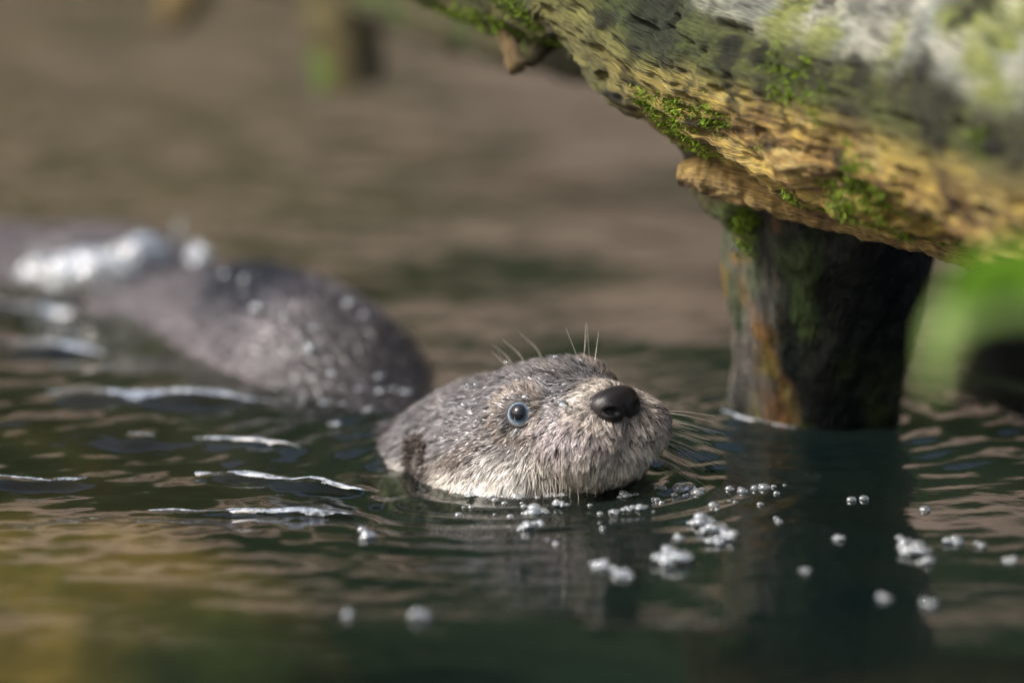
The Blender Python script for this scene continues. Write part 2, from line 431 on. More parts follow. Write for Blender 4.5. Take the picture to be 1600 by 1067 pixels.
# light smoothing of the grid
for _ in range(2):
    OP[1:-1] = .5 * OP[1:-1] + .125 * (np.roll(OP, 1, 1) + np.roll(OP, -1, 1))[1:-1] + .125 * (OP[:-2] + OP[2:])
dS = np.gradient(OP, axis=0); dT = np.roll(OP, -1, 1) - np.roll(OP, 1, 1)
ON = np.cross(dT, dS); ON /= np.linalg.norm(ON, axis=-1)[..., None] + 1e-12
if np.mean(np.sum(ON * dirs, -1)) < 0: ON = -ON

def first_hit(x, y):
    d = ray(x, y); d = d / np.linalg.norm(d); v = OP.reshape(-1, 3) - CAM; t = v @ d; dist = np.linalg.norm(v - t[:, None] * d, axis=1)
    c = dist < max(.004, dist.min() + .001); k = np.where(c)[0][np.argmin(t[c])]; return OP.reshape(-1, 3)[k]
WETP = first_hit(400, 425)
def fur_color(W):
    """coat pattern from the position on the animal (world), linear rgb"""
    q = w2h(W); x, y, z = q[..., 0], np.abs(q[..., 1]), q[..., 2]
    n = fbm(q * .06, 3, 71); n2 = fbm(q * .22, 2, 75)
    top = np.array([.128, .123, .128]) ; c = np.broadcast_to(top, q.shape).copy()
    c = mixc(c, np.array([.19, .163, .148]), sstep(-.1, .5, n) * .6)
    muz = sstep(40, 62, x) * sstep(16, 2, z)
    c = mixc(c, np.array([.25, .215, .215]), muz)
    cream = sstep(7, -6, z + 5 * n + .10 * (x - 10)) * sstep(64, 44, x) * sstep(-62, -40, x)
    c = mixc(c, np.array([.64, .60, .54]), cream)
    lip = sstep(-5, -16, z + 3 * n) * sstep(40, 58, x)
    c = mixc(c, np.array([.47, .425, .36]), lip)
    ringn = sstep(24, 15, np.linalg.norm((q - NOSE_C) * [1, .9, 1], axis=-1))
    c = mixc(c, np.array([.42, .37, .315]), ringn * .75)
    # dark streak from the eye back to the ear
    ax = np.clip((x + 24) / 60., 0, 1); sz = -2 + ax * 9 
    st = np.exp(-((z - sz) / 4.5) ** 2) * sstep(-32, -22, x) * sstep(38, 24, x) * sstep(12, 22, y)
    c = mixc(c, np.array([.10, .075, .06]), st * .9 * (.6 + .4 * sstep(-.3, .3, n2)))
    ring = np.exp(-((np.linalg.norm(q - EYE_R * [1, 1, 1] if False else np.stack([x, y, z], -1) - EYE_L, axis=-1) - 11) / 3.) ** 2)
    c = mixc(c, np.array([.30, .24, .19]), ring * .6)
    earp = np.exp(-(np.linalg.norm((np.stack([x, y, z], -1) - [-20, 42, 3]) / [11, 16, 14], axis=-1)) ** 4)
    c = mixc(c, np.array([.055, .042, .036]), earp * .85)
    body = sstep(-55, -85, x)
    bodyc = mixc(np.array([.135, .122, .132]), np.array([.045, .040, .045]), sstep(-.05, .45, fbm(q * [.012, .03, .03], 4, 77)))
    bodyc = mixc(bodyc, np.array([.030, .027, .027]), sstep(-245, -165, x) * .85)
    w_ = body[..., None]; c = c * (1 - w_) + bodyc * w_
    wp = WETP; c = mixc(c, np.array([.02, .022, .03]), np.exp(-(np.linalg.norm((W - wp) / [.030, .055, .026], axis=-1)) ** 4))
    return c * (1 + .18 * n2[..., None])
otter = empty('otter', (float(HO[0]), float(HO[1]), 0))
tag(otter, 'swimming otter with wet grey-brown fur, cream cheek and black nose raised above the water', 'otter')
V = OP.reshape(-1, 3); tip = h2w([(83, 0, 0)])[0]
V = np.vstack([V, OP[0].mean(0), OP[-1].mean(0)]); nV = NR * NA; j = np.arange(NA); j2 = (j + 1) % NA
F = [grid_faces(NR, NA, True), np.stack([j2, j, np.full(NA, nV)], -1), np.stack([(NR - 1) * NA + j, (NR - 1) * NA + j2, np.full(NA, nV + 1)], -1)]
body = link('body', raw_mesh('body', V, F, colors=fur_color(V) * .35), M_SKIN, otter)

# ---- fur: wet locks of tapering hairs lying along the flow
def flow_dir(P, Nn, dTail):
    q = w2h(P); x, y, z = q[:, 0], q[:, 1], q[:, 2]; sy = np.sign(y)
    head = sstep(-70, -40, x)
    fl = np.stack([-np.ones_like(x), .12 * y / 30, -.05 * np.ones_like(x)], -1)
    low = sstep(10, -14, z)
    fl += low[:, None] * np.stack([.15 * np.ones_like(x), .12 * sy, -.75 * np.ones_like(x)], -1)
    mz = sstep(44, 66, x)
    fl += mz[:, None] * np.stack([.45 * np.ones_like(x), .25 * y / 15, -.75 * sstep(12, -4, z)], -1)
    for E in (EYE_L, EYE_R):
        v = q - E; r = np.linalg.norm(v, axis=1); fl += (np.exp(-(r / 11) ** 2) * .9)[:, None] * v / (r[:, None] + 1e-6)
    fl += .35 * np.stack([fbm(q * .05, 2, 81), fbm(q * .05, 2, 83), fbm(q * .05, 2, 85)], -1)
    w = (fl @ HR.T)
    d = w / np.linalg.norm(w, axis=1)[:, None] * head[:, None] + (dTail + np.array([0, 0, -.35])) * (1 - head)[:, None]
    d = d - Nn * np.sum(d * Nn, 1)[:, None]
    return d / (np.linalg.norm(d, axis=1)[:, None] + 1e-9)
tris_area = np.linalg.norm(np.cross(OP[1:] - OP[:-1], np.roll(OP[:-1], -1, 1) - OP[:-1]), axis=-1)
def sample(n, weight):
    w = (tris_area * weight).ravel(); w = w / w.sum(); k = rng.choice(len(w), n, p=w)
    i, jj = k // NA, k % NA; u, v = rng.random(n)[:, None], rng.random(n)[:, None]; j2 = (jj + 1) % NA
    bil = lambda A: (A[i, jj] * (1 - u) + A[i + 1, jj] * u) * (1 - v) + (A[i, j2] * (1 - u) + A[i + 1, j2] * u) * v
    P = bil(OP); Nn = bil(ON); Nn /= np.linalg.norm(Nn, axis=1)[:, None]
    dt = bil(dS); dt /= np.linalg.norm(dt, axis=1)[:, None] + 1e-9
    return P, Nn, dt
QC = w2h(OP[:-1])
above = sstep(-.016, -.006, OP[:-1, :, 2]) 
eye_free = np.ones(QC.shape[:2])
for E in (EYE_L, EYE_R): eye_free *= (np.linalg.norm(QC - E, axis=-1) > 7.5)
ear_d = np.linalg.norm((np.stack([QC[..., 0], np.abs(QC[..., 1]), QC[..., 2]], -1) - [-23, 42, 6]) / [7.5, 12, 10.5], axis=-1)
eye_free *= (ear_d > 1.0)
nose_free = (np.linalg.norm((QC - NOSE_C) / [9, 11.5, 8.8], axis=-1) > 1.0)
headw = sstep(-95, -60, QC[..., 0])
def lock_params(P):
    q = w2h(P); x, z = q[:, 0], q[:, 2]
    L = np.full(len(P), 8.0)
    L = L + 4.5 * sstep(2, -14, z) * sstep(50, 30, x)         # cheeks
    L = L - 3.2 * sstep(40, 66, x)                           # muzzle
    L = L + 1.8 * sstep(52, 64, x) * sstep(-8, -20, z)        # lip fringe
    L = L - 1.5 * np.exp(-(np.linalg.norm(q - NOSE_C, axis=1) / 18) ** 2)
    for E in (EYE_L, EYE_R): L = L - 3.5 * np.exp(-(np.linalg.norm(q - E, axis=1) / 12) ** 2)
    L = L + 6 * sstep(-60, -95, x)
    return np.maximum(L, 2.8) * 1e-3
def make_fur(name, nguide, per, weight, spread, width, lift, clump, parent):
    P, Nn, dt = sample(nguide, weight)
    fl = flow_dir(P, Nn, dt)
    # random yaw of each lock in the tangent plane
    a = rng.normal(0, .22, nguide); sd_ = np.cross(Nn, fl); fl = fl * np.cos(a)[:, None] + sd_ * np.sin(a)[:, None]; sd_ = np.cross(Nn, fl)
    L = lock_params(P) * rng.uniform(.75, 1.25, nguide); lf = lift * rng.uniform(.5, 1.6, nguide)
    tipg = P + fl * (L * np.cos(lf))[:, None] + Nn * (L * np.sin(lf))[:, None]
    lc = rng.normal(1, .30, nguide).clip(.4, 1.8)
    n = nguide * per; g = np.repeat(np.arange(nguide), per)
    off = rng.normal(0, spread, (n, 2))
    R = P[g] + fl[g] * off[:, :1] + sd_[g] * off[:, 1:] - Nn[g] * .0005
    Lh = L[g] * rng.uniform(.7, 1.1, n)
    lift_h = lf[g] + rng.normal(0, .10, n)
    own = fl[g] * np.cos(lift_h)[:, None] + Nn[g] * np.sin(lift_h)[:, None] + sd_[g] * rng.normal(0, .12, n)[:, None]
    tip_own = R + own * Lh[:, None]
    cl = clump * rng.uniform(.6, 1.0, n)
    tipf = tip_own * (1 - cl[:, None]) + (tipg[g] + rng.normal(0, .00025, (n, 3)) + fl[g] * (Lh - L[g])[:, None]) * cl[:, None]
    tipf = tipf - np.array([0, 0, 1]) * (.10 * Lh)[:, None]
    up = Nn[g] * (Lh * .16)[:, None]
    t = np.array([0, .36, .70, 1.0])
    pts = [R, R * (1 - t[1]) + tipf * t[1] + up * .9, R * (1 - t[2]) + tipf * t[2] + up * .75, tipf]
    wd = sd_[g] + Nn[g] * rng.normal(0, .35, n)[:, None]; wd /= np.linalg.norm(wd, axis=1)[:, None]
    wv = width * rng.uniform(.7, 1.3, n)[:, None] * wd
    ws = [1.0, .95, .6]
    VV = np.empty((n, 7, 3))
    for k in range(3):
        VV[:, 2 * k] = pts[k] - wv * ws[k]; VV[:, 2 * k + 1] = pts[k] + wv * ws[k]
    VV[:, 6] = pts[3]
    b = (np.arange(n) * 7)[:, None]
    quads = np.concatenate([b + np.array([[0, 1, 3, 2]]), b + np.array([[2, 3, 5, 4]])]); tri = b + np.array([[4, 5, 6]])
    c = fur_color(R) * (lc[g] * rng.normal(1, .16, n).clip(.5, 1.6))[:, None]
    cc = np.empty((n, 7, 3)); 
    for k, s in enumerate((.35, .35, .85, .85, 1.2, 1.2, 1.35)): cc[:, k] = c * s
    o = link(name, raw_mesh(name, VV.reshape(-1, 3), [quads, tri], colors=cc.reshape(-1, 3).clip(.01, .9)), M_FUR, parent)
    tag(o, kind='stuff'); return o
make_fur('head_fur', 5600, 17, above * eye_free * nose_free * headw, .0012, .00014, .27, .88, otter)
cheekw = sstep(4, -10, QC[..., 2]) * sstep(58, 44, QC[..., 0])
make_fur('cheek_fur', 2600, 18, above * eye_free * nose_free * headw * cheekw, .0014, .00015, .34, .9, otter)
make_fur('undercoat', 16000, 1, above * eye_free * nose_free * headw, .0005, .00020, .22, .0, otter)
make_fur('body_fur', 7000, 9, sstep(-.02, -.008, OP[:-1, :, 2]) * (1 - headw), .0022, .00026, .10, .75, otter)

# ---- eyes
def sphere_verts(nu, nv):
    u = np.linspace(0, math.pi, nu); v = np.linspace(0, 2 * math.pi, nv, endpoint=False)
    U, Vv = np.meshgrid(u, v, indexing='ij')
    return np.stack([np.cos(U), np.sin(U) * np.cos(Vv), np.sin(U) * np.sin(Vv)], -1), U
def make_eye(E, gaze_local):
    S_, U = sphere_verts(40, 48); r = 7.1
    g = np.asarray(gaze_local, float); g /= np.linalg.norm(g)
    a = np.cross(g, [0, 0, 1]); a /= np.linalg.norm(a); b = np.cross(g, a)
    bul = 1 + .07 * np.exp(-(U / .55) ** 2)
    Vl = E + r * bul[..., None] * (S_[..., :1] * g + S_[..., 1:2] * a + S_[..., 2:] * b)
    ang = np.degrees(U); nn = noise(S_ * 9, 91)
    c = mixc(np.array([.006, .007, .010]), np.array([.035, .055, .085]), sstep(28, 34, ang))
    c = mixc(c, np.array([.27, .345, .41]), sstep(32, 50, ang + 3 * nn))
    c = mixc(c, np.array([.10, .09, .085]), sstep(56, 66, ang))
    o = link('eye', raw_mesh('eye', h2w(Vl.reshape(-1, 3)), grid_faces(40, 48, True), colors=c.reshape(-1, 3)), M_EYE, otter)
    # lid rim: dark skin ring round the visible disc
    ph = np.linspace(0, 2 * math.pi, 49); k = math.radians(60)
    ring = E + r * 1.0 * (math.cos(k) * g + math.sin(k) * 1.02 * (np.cos(ph)[:, None] * a + np.sin(ph)[:, None] * b * .95))
    W = h2w(ring)
    me = tube_mesh('eyelid', W[:-1], [.0007] * 48, 10, 96, colfn=lambda v: np.broadcast_to(np.array([.06, .045, .04]), v.shape), ref=g @ HR.T, cap=False)
    link('eyelid', me, M_SKIN, o)
    return o
make_eye(EYE_R + [-.5, .3, -.3], (.62, -.72, .30))
make_eye(EYE_L + [-1.0, -.8, -.6], (.62, .72, .30))

# ---- nose pad with two nostrils
def make_nose():
    nu, nv = 64, 80
    u = np.linspace(-1, 1, nu); v = np.linspace(-1, 1, nv)
    U, Vv = np.meshgrid(u, v, indexing='ij')           # U up, V left
    dx = Vv * np.sqrt(1 - U ** 2 * .36); dz = U * np.sqrt(1 - Vv ** 2 * .36)
    ee = np.clip((U ** 6 + Vv ** 6) ** (1 / 6), 0, 1); rr = np.clip(dx ** 2 + dz ** 2, 0, 1.3)
    xx = 7.0 * (1 - ee ** 5) ** .5 + 3.5 * (1 - rr / 1.3)
    yy = dx * 13.2 * (1 + .06 * dz); zz = dz * 9.4
    zz = zz + 1.8 * np.exp(-(yy / 1.8) ** 2) * sstep(-.3, -1, dz)      # notch of the lip groove
    xx = xx - .9 * np.exp(-(yy / 1.2) ** 2) * sstep(.2, -.6, dz)
    cdark = np.zeros_like(xx)
    for s in (-1, 1):
        wing = ((yy - s * 8.0) / 4.6) ** 2 + ((zz + 2.5) / 4.8) ** 2
        xx = xx + 1.6 * np.exp(-wing)
        e = ((yy - s * 7.6) / 3.2) ** 2 + ((zz + 1.5 - s * .35 * (yy - s * 6.9)) / 2.1) ** 2
        xx = xx - 2.6 * np.exp(-e ** 1.6); cdark = np.maximum(cdark, np.exp(-e ** 1.6))
    P = np.stack([xx, yy, zz], -1)
    tl = math.radians(-3); P = P @ np.array([[math.cos(tl), 0, math.sin(tl)], [0, 1, 0], [-math.sin(tl), 0, math.cos(tl)]])
    c = np.broadcast_to(np.array([.013, .011, .012]), P.shape) * (1 - .95 * cdark[..., None])  # nostril shade painted black over shallow dents
    o = link('nose', raw_mesh('nose', h2w((P * .95 + NOSE_C - [2.0, 0, 0]).reshape(-1, 3)), grid_faces(nu, nv), colors=c.reshape(-1, 3)), M_NOSE, otter)
    return o
make_nose()
# ---- ears: small rounded cups low on the sides of the head
def make_ear(s):
    nu, nv = 18, 30
    c0 = np.array([-25., s * 42.0, 7.]); out = np.array([-.25, s * .80, .25]); out /= np.linalg.norm(out)
    upv = np.array([-.25, 0, 1.]); upv -= out * (upv @ out); upv /= np.linalg.norm(upv); fwd = np.cross(upv, out)
    if fwd[0] < 0: fwd = -fwd
    r = np.linspace(0, 1, nu)[:, None]; a = np.linspace(0, 2 * np.pi, nv, endpoint=False)[None]
    A = np.cos(a) * r * 8.0; Bq = np.sin(a) * r * 10.0
    lift = 3.6 * r ** 2.2 * sstep(.75, -.6, np.cos(a)) - 2.0 * (1 - r ** 2)
    P = c0 + A[..., None] * fwd + Bq[..., None] * upv + lift[..., None] * out
    q2 = P - (1.6 * (1 - .3 * r) + 0 * a)[..., None] * (out * .8 - fwd * .4)
    V = np.concatenate([P.reshape(-1, 3), q2.reshape(-1, 3)])
    f1 = grid_faces(nu, nv, True); n = nu * nv; f2 = f1[:, ::-1] + n; jj = np.arange(nv); k2 = (jj + 1) % nv; b0 = (nu - 1) * nv
    f3 = np.stack([b0 + jj, b0 + k2, n + b0 + k2, n + b0 + jj], -1)
    cc = np.concatenate([mixc(np.array([.022, .017, .015]), np.array([.06, .048, .04]), (r ** 4 + 0 * a).reshape(-1)), np.broadcast_to(np.array([.07, .055, .045]), (n, 3))])
    o = link('ear', raw_mesh('ear', h2w(V), [f1, f2, f3], colors=cc), M_SKIN, otter)
    return o
# ---- whiskers
def strand_mesh(name, strands, rad, mat, parent, c=None):
    VV, FF, k0 = [], [], 0
    for pts, r in strands:
        n = 12; path = spline(pts, n); Tt, Nn, Bb = frames(path, (.3, .2, 1)); rr = np.linspace(1, .25, n) * r; a = np.arange(3) * 2 * np.pi / 3
        v = path[:, None] + rr[:, None, None] * (Nn[:, None] * np.cos(a)[None, :, None] + Bb[:, None] * np.sin(a)[None, :, None])
        VV.append(v.reshape(-1, 3)); FF.append(grid_faces(n, 3, True) + k0); k0 += n * 3
    o = link(name, raw_mesh(name, np.vstack(VV), np.vstack(FF)), mat, parent); tag(o, kind='stuff'); return o
def whiskers():
    st = []
    for s in (-1, 1):
        for row in range(5):
            for k in range(8):
                root = np.array([70 - 3.8 * k + rng.normal(0, 1), s * (15 + 2.3 * k + rng.normal(0, .8)), -6 - 4.0 * row + rng.normal(0, 1)])
                L = rng.uniform(20, 42) * (.75 if s < 0 else 1.0)
                d = np.array([.25 + .3 * rng.random(), s * (.75 + .2 * rng.random()), -.30 - .14 * row + rng.normal(0, .1)]) if s > 0 else np.array([-.1 + .3 * rng.random(), s * .35, -.95 + rng.normal(0, .1)])
                d /= np.linalg.norm(d)
                if s < 0: L *= .55
                bend = np.array([rng.normal(0, .08), 0, -.25 if s > 0 else .05])
                p1 = root + d * L * .5; p2 = root + d * L + bend * L * .6
                st.append((h2w([root, p1, p2]), .00014))
    for s in (-1, 1):                               # brow hairs
        for k in range(5):
            root = np.array([44 + rng.normal(0, 4), s * (17 + rng.normal(0, 3)), 24 + rng.normal(0, 1)]); L = rng.uniform(14, 24)
            d = np.array([rng.normal(.1, .25), s * .3 + rng.normal(0, .25), 1.]); d /= np.linalg.norm(d)
            st.append((h2w([root, root + d * L * .5, root + d * L + np.array([-.15, s * .1, 0]) * L]), .00013))
    for k in range(4):
        root = np.array([-12 + 6 * k, 16 + rng.normal(0, 5), 31.]); L = rng.uniform(12, 18)
        st.append((h2w([root, root + np.array([-.4, .1, .8]) * L * .5, root + np.array([-.8, .1, .9]) * L]), .00013))
    strand_mesh('whiskers', st, .0001, M_WHISKER, otter)
whiskers()

def blades(name, centers, normals, n_each, rad, length, c0, c1, parent, width=.0006):
    K = len(centers); g = np.repeat(np.arange(K), n_each); n = len(g)
    off = rng.normal(0, 1, (n, 3)) * rad; nn = normals[g]; off -= nn * np.sum(off * nn, 1)[:, None]
    R = centers[g] + off; d = nn + rng.normal(0, .55, (n, 3)); d /= np.linalg.norm(d, axis=1)[:, None]
    L = length * rng.uniform(.4, 1.3, n)[:, None]; s = np.cross(d, rng.normal(0, 1, (n, 3))); s /= np.linalg.norm(s, axis=1)[:, None]
    VV = np.stack([R - s * width - d * .002, R + s * width - d * .002, R + d * L * .6 + s * width, R + d * L * .6 - s * width, R + d * L], 1)
    b = (np.arange(n) * 5)[:, None]; c = mixc(np.array(c0), np.array(c1), rng.random(n)); cc = np.repeat(c[:, None], 5, 1)
    o = link(name, raw_mesh(name, VV.reshape(-1, 3), [b + np.array([[0, 1, 2, 3]]), b + np.array([[3, 2, 4]])], colors=cc.reshape(-1, 3)), M_MOSS, parent)
    tag(o, kind='stuff'); return o
for sgn in (-1, 1):
    e = make_ear(sgn)
    pv = np.empty(len(e.data.vertices) * 3, np.float32); e.data.vertices.foreach_get('co', pv); pv = pv.reshape(-1, 3) + np.array(e.matrix_parent_inverse.translation) * 0
    rim = pv[14 * 30:18 * 30]
    nrm = np.broadcast_to((np.array([-.55, sgn * .6, .15]) @ HR.T), rim.shape).copy(); nrm /= np.linalg.norm(nrm, axis=1)[:, None]
    blades('ear_tuft', rim, nrm, 12, .0009, .0042, (.035, .027, .023), (.13, .105, .09), otter, .00014).data.materials[0] = M_FUR

# ================================================================== FALLEN LOG
log = empty('fallen_log', tuple(on_z(1500, 700)))
tag(log, 'massive weathered fallen log with golden wood, green moss and pale lichen slanting over the water', 'log')
AX = [((430, -260), .34, .55), ((620, -172), .25, .62), ((850, -108), .145, .72), ((1010, -82), .10, .85), ((1250, 62), .035, 1.0), ((1480, 138), -.05, 1.0), ((1750, 225), -.16, 1.0), ((2100, 365), -.29, .9), ((2500, 515), -.43, .7)]
apts = np.array([on_y(x, y, Y) for (x, y), Y, r in AX]); arad = np.array([a[2] for a in AX])
NL, NT = 620, 420
apath = spline(apts, NL); AT, AN, AB = frames(apath, (0, 0, -1.))
ar = np.interp(np.linspace(0, 1, NL), np.linspace(0, 1, len(arad)), arad)
aL = np.concatenate([[0], np.cumsum(np.linalg.norm(np.diff(apath, axis=0), axis=1))])
ath = np.linspace(0, 2 * np.pi, NT, endpoint=False)
adir = AN[:, None] * np.cos(ath)[None, :, None] + AB[:, None] * np.sin(ath)[None, :, None]
def log_disp(s, dirv, r):
    q = np.concatenate([np.broadcast_to(s[..., None], dirv.shape[:-1] + (1,)), dirv], -1)
    arc = dirv * r[..., None]
    def st(fs, fa, seed, o=3): return fbm(np.stack([s * fs + arc[..., 0] * fa * .0, arc[..., 1] * fa + s * fs * .3, arc[..., 2] * fa + arc[..., 0] * fa], -1) + np.stack([s * fs, s * 0, s * 0], -1), o, seed)
    d = .010 * st(3.5, 9, 101) + .006 * st(9, 28, 105) + .0030 * st(6, 110, 109) + .0026 * (.5 - np.abs(st(10, 210, 113))) + .0026 * st(30, 330, 114)
    chip = st(22, 90, 117); d = d - .005 * sstep(.28, .5, chip)
    return d
sg = np.broadcast_to(aL[:, None], (NL, NT)); rg = np.broadcast_to(ar[:, None], (NL, NT))
prof = np.interp(np.degrees(ath), [0, 45, 90, 120, 150, 180, 210, 240, 270, 315, 360], [.060, .095, .17, .20, .145, .088, .072, .066, .070, .068, .060])
pf = np.concatenate([prof, prof, prof]); kk = np.exp(-np.linspace(-2, 2, 41) ** 2); prof = np.convolve(pf, kk / kk.sum(), 'same')[NT:2 * NT]
rg = rg * prof[None]
B0 = apath[:, None] + adir * rg[..., None]
bn = np.cross(np.roll(B0, -1, 1) - np.roll(B0, 1, 1), np.gradient(B0, axis=0)); bn /= np.linalg.norm(bn, axis=-1)[..., None]
if np.mean(np.sum(bn * adir, -1)) < 0: bn = -bn
dsp = log_disp(sg, adir, rg * 0 + .1)
dsp = (dsp + .0020 * fbm(B0 * 60, 3, 161) + .0016 * fbm(B0 * 200, 2, 165)) * np.clip(ar, .6, 1)[:, None]
LP = apath[:, None] + adir * (rg + dsp)[..., None]
def log_color(P, Nz, s, d, fib):
    q = P * 1.0
    n = fbm(q * 14, 4, 121); n2 = fbm(q * 45, 3, 125); n3 = fbm(q * 120, 2, 129)
    gold = mixc(np.array([.50, .35, .08]), np.array([.25, .155, .045]), sstep(-.1, .4, n2))
    gold = mixc(gold, np.array([.12, .065, .02]), sstep(.12, .45, fib) * .85)
    gold = mixc(gold, np.array([.55, .43, .16]), sstep(-.15, -.45, fib) * .7)
    olive = mixc(np.array([.14, .135, .04]), np.array([.055, .065, .022]), sstep(-.3, .3, n2))
    mossc = mixc(np.array([.036, .056, .013]), np.array([.017, .023, .011]), sstep(-.2, .3, n2))
    lich = mixc(np.array([.48, .475, .41]), np.array([.28, .30, .26]), sstep(-.3, .3, n2))
    lich = mixc(lich, np.array([.20, .23, .04]), sstep(.18, .42, n) * .9)
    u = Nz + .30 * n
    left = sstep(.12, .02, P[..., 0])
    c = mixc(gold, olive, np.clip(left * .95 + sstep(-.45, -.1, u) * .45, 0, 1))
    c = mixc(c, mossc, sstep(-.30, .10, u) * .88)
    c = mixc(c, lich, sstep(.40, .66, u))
    c = c * (1 - .55 * sstep(.1, .45, fbm(q * 30, 3, 133)))[..., None]
    pit = fbm(q * 75, 3, 141); c = c * (1 - .75 * sstep(.18, .42, pit))[..., None]
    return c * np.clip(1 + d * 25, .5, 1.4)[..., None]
_arc = np.broadcast_to((ath * .09)[None], (NL, NT))
fib = fbm(np.stack([sg * 30, _arc * 420, sg * 0], -1), 3, 151)
lc_ = log_color(LP, bn[..., 2], sg, dsp, fib)
nl = NL * NT; V = np.vstack([LP.reshape(-1, 3), apath[0], apath[-1]]); j = np.arange(NT); j2 = (j + 1) % NT
F = [grid_faces(NL, NT, True), np.stack([j2, j, np.full(NT, nl)], -1), np.stack([(NL - 1) * NT + j, (NL - 1) * NT + j2, np.full(NT, nl + 1)], -1)]
uvl = np.stack([sg, np.broadcast_to(ath[None] * .1, (NL, NT))], -1).reshape(-1, 2); uvl = np.vstack([uvl, uvl[:1], uvl[-1:]])
ccl = np.vstack([lc_.reshape(-1, 3), [[.2, .15, .08]], [[.2, .15, .08]]])
link('trunk', raw_mesh('trunk', V, F, colors=ccl, uv=uvl), M_WOOD, log)

def wood_tube(name, pts, radii, nseg, nring, parent, gold=.5, amp=.004, fs=40, seed=200, dark=1.0, moss=.3, ref=(0, 0, 1.)):
    def dfn(v): return amp * fbm(v * fs, 4, seed) + amp * .5 * fbm(v * fs * 4, 3, seed + 5)
    def cfn(v):
        n2 = fbm(v * 45, 3, seed + 9); n3 = fbm(v * 110, 2, seed + 13)
        c = mixc(np.array([.36, .24, .08]), np.array([.17, .10, .04]), sstep(-.1, .4, n2))
        c = mixc(mixc(np.array([.10, .10, .045]), np.array([.055, .06, .03]), sstep(-.2, .2, n3)), c, np.full(len(v), gold))
        c = mixc(c, np.array([.09, .17, .02]), sstep(.1, .4, fbm(v * 30, 3, seed + 17)) * moss)
        return c * dark
    return link(name, tube_mesh(name, pts, radii, nseg, nring, dfn, True, cfn, ref), M_WOOD, parent)
# the splintered golden shelf along the log's underside and the greenish wedge below it
wood_tube('bark_slab', [on_y(1064, 268, .045), on_y(1150, 280, .035), on_y(1260, 304, .022), on_y(1380, 336, .005), on_y(1490, 362, -.015), on_y(1640, 410, -.06)], [.0065, .010, .012, .012, .012, .012], 64, 260, log, gold=.95, amp=.005, seed=210, moss=.15)
wood_tube('bark_slab', [on_y(1090, 215, .085), on_y(1115, 275, .085), on_y(1155, 312, .08), on_y(1215, 335, .075)], [.010, .012, .015, .012], 40, 80, log, gold=.15, amp=.005, seed=220, moss=.5)
wood_tube('stub', [on_y(786, 20, .13), on_y(795, 60, .12), on_y(803, 88, .115), on_y(808, 108, .11)], [.006, .0045, .004, .0045], 20, 40, log, gold=.7, amp=.0022, fs=120, seed=230, moss=.4)
wood_tube('stub', [on_y(850, 40, .13), on_y(835, 70, .12), on_y(822, 100, .115)], [.012, .008, .004], 20, 30, log, gold=.3, amp=.003, fs=100, seed=233, moss=.9)
br = wood_tube('branch', [on_y(960, 60, .34), on_y(790, 42, .45), on_y(640, 2, .56), on_y(480, -48, .66), on_y(300, -90, .76), on_y(120, -110, .84)], [.022, .018, .017, .016, .013, .010], 32, 90, log, gold=.15, amp=.004, seed=240, moss=.9, dark=.6)
wood_tube('stub', [on_y(528, -60, .625), on_y(534, 20, .62), on_y(541, 80, .62), on_y(548, 132, .62)], [.019, .019, .018, .017], 28, 40, br, gold=.25, amp=.003, seed=250, moss=.9, dark=1.1)
wood_tube('twig', [on_y(320, -85, .75), on_y(288, -5, .72), on_y(262, 42, .70)], [.013, .013, .006], 20, 30, br, gold=.8, amp=.002, seed=260, moss=.0, dark=.6)

# ---- moss tufts on the log
vis = (adir[..., 1] < .35) & (LP[..., 0] > -.08) & (LP[..., 0] < .32)
mn = fbm(LP * 26, 3, 301) + .42 * sstep(.06, -.02, LP[..., 0])
cand = np.argwhere(vis & (mn > .33) & (bn[..., 2] < .5))
pk = cand[rng.choice(len(cand), 1700)]
blades('moss', LP[pk[:, 0], pk[:, 1]], bn[pk[:, 0], pk[:, 1]], 22, .0028, .0013, (.045, .08, .008), (.20, .30, .02), log, .00022)

# ================================================================== POSTS
def post(name, base_px, top_px, Yb, Yt, r0, r1, label, seed, nseg=120, nring=160, dark=1.0):
    b = on_y(*base_px, Yb); t = on_y(*top_px, Yt); b2 = b + (b - t) / np.linalg.norm(b - t) * .22
    root = empty(name, tuple(b2))
    def dfn(v): return .0085 * fbm(v * np.array([30, 30, 11]), 4, seed) + .0018 * fbm(v * np.array([160, 160, 22]), 3, seed + 4)
    def cfn(v):
        n = fbm(v * np.array([35, 35, 12]), 4, seed + 8); n2 = fbm(v * 60, 3, seed + 12)
        c = mixc(np.array([.014, .016, .012]), np.array([.004, .006, .005]), sstep(-.3, .3, n))
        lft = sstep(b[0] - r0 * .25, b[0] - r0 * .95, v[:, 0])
        c = mixc(c, mixc(np.array([.15, .14, .125]), np.array([.25, .14, .05]), sstep(.0, .3, n2)), lft * sstep(-.35, .2, n) * .8)  # paler left flank: light from the left painted into the wood colour
        c = mixc(c, np.array([.16, .075, .022]), sstep(.22, .45, fbm(v * np.array([50, 50, 18]), 3, seed + 20)) * .55)
        c = mixc(c, np.array([.035, .06, .014]), sstep(.0, .3, fbm(v * np.array([40, 40, 16]), 3, seed + 24)) * .6)
        c = mixc(c, np.array([.06, .085, .012]), sstep(.05, .35, n2) * sstep(.06, .0, v[:, 2]) * .9)
        c = c * (1 - .45 * sstep(b[0] - r0 * .2, b[0] + r0 * .5, v[:, 0]))[:, None]  # right side darkened in the colour, painted shadow of the log overhead
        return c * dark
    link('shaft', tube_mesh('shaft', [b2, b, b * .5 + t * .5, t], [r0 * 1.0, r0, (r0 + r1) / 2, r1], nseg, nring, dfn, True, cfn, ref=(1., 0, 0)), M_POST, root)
    tag(root, label, 'post'); return root
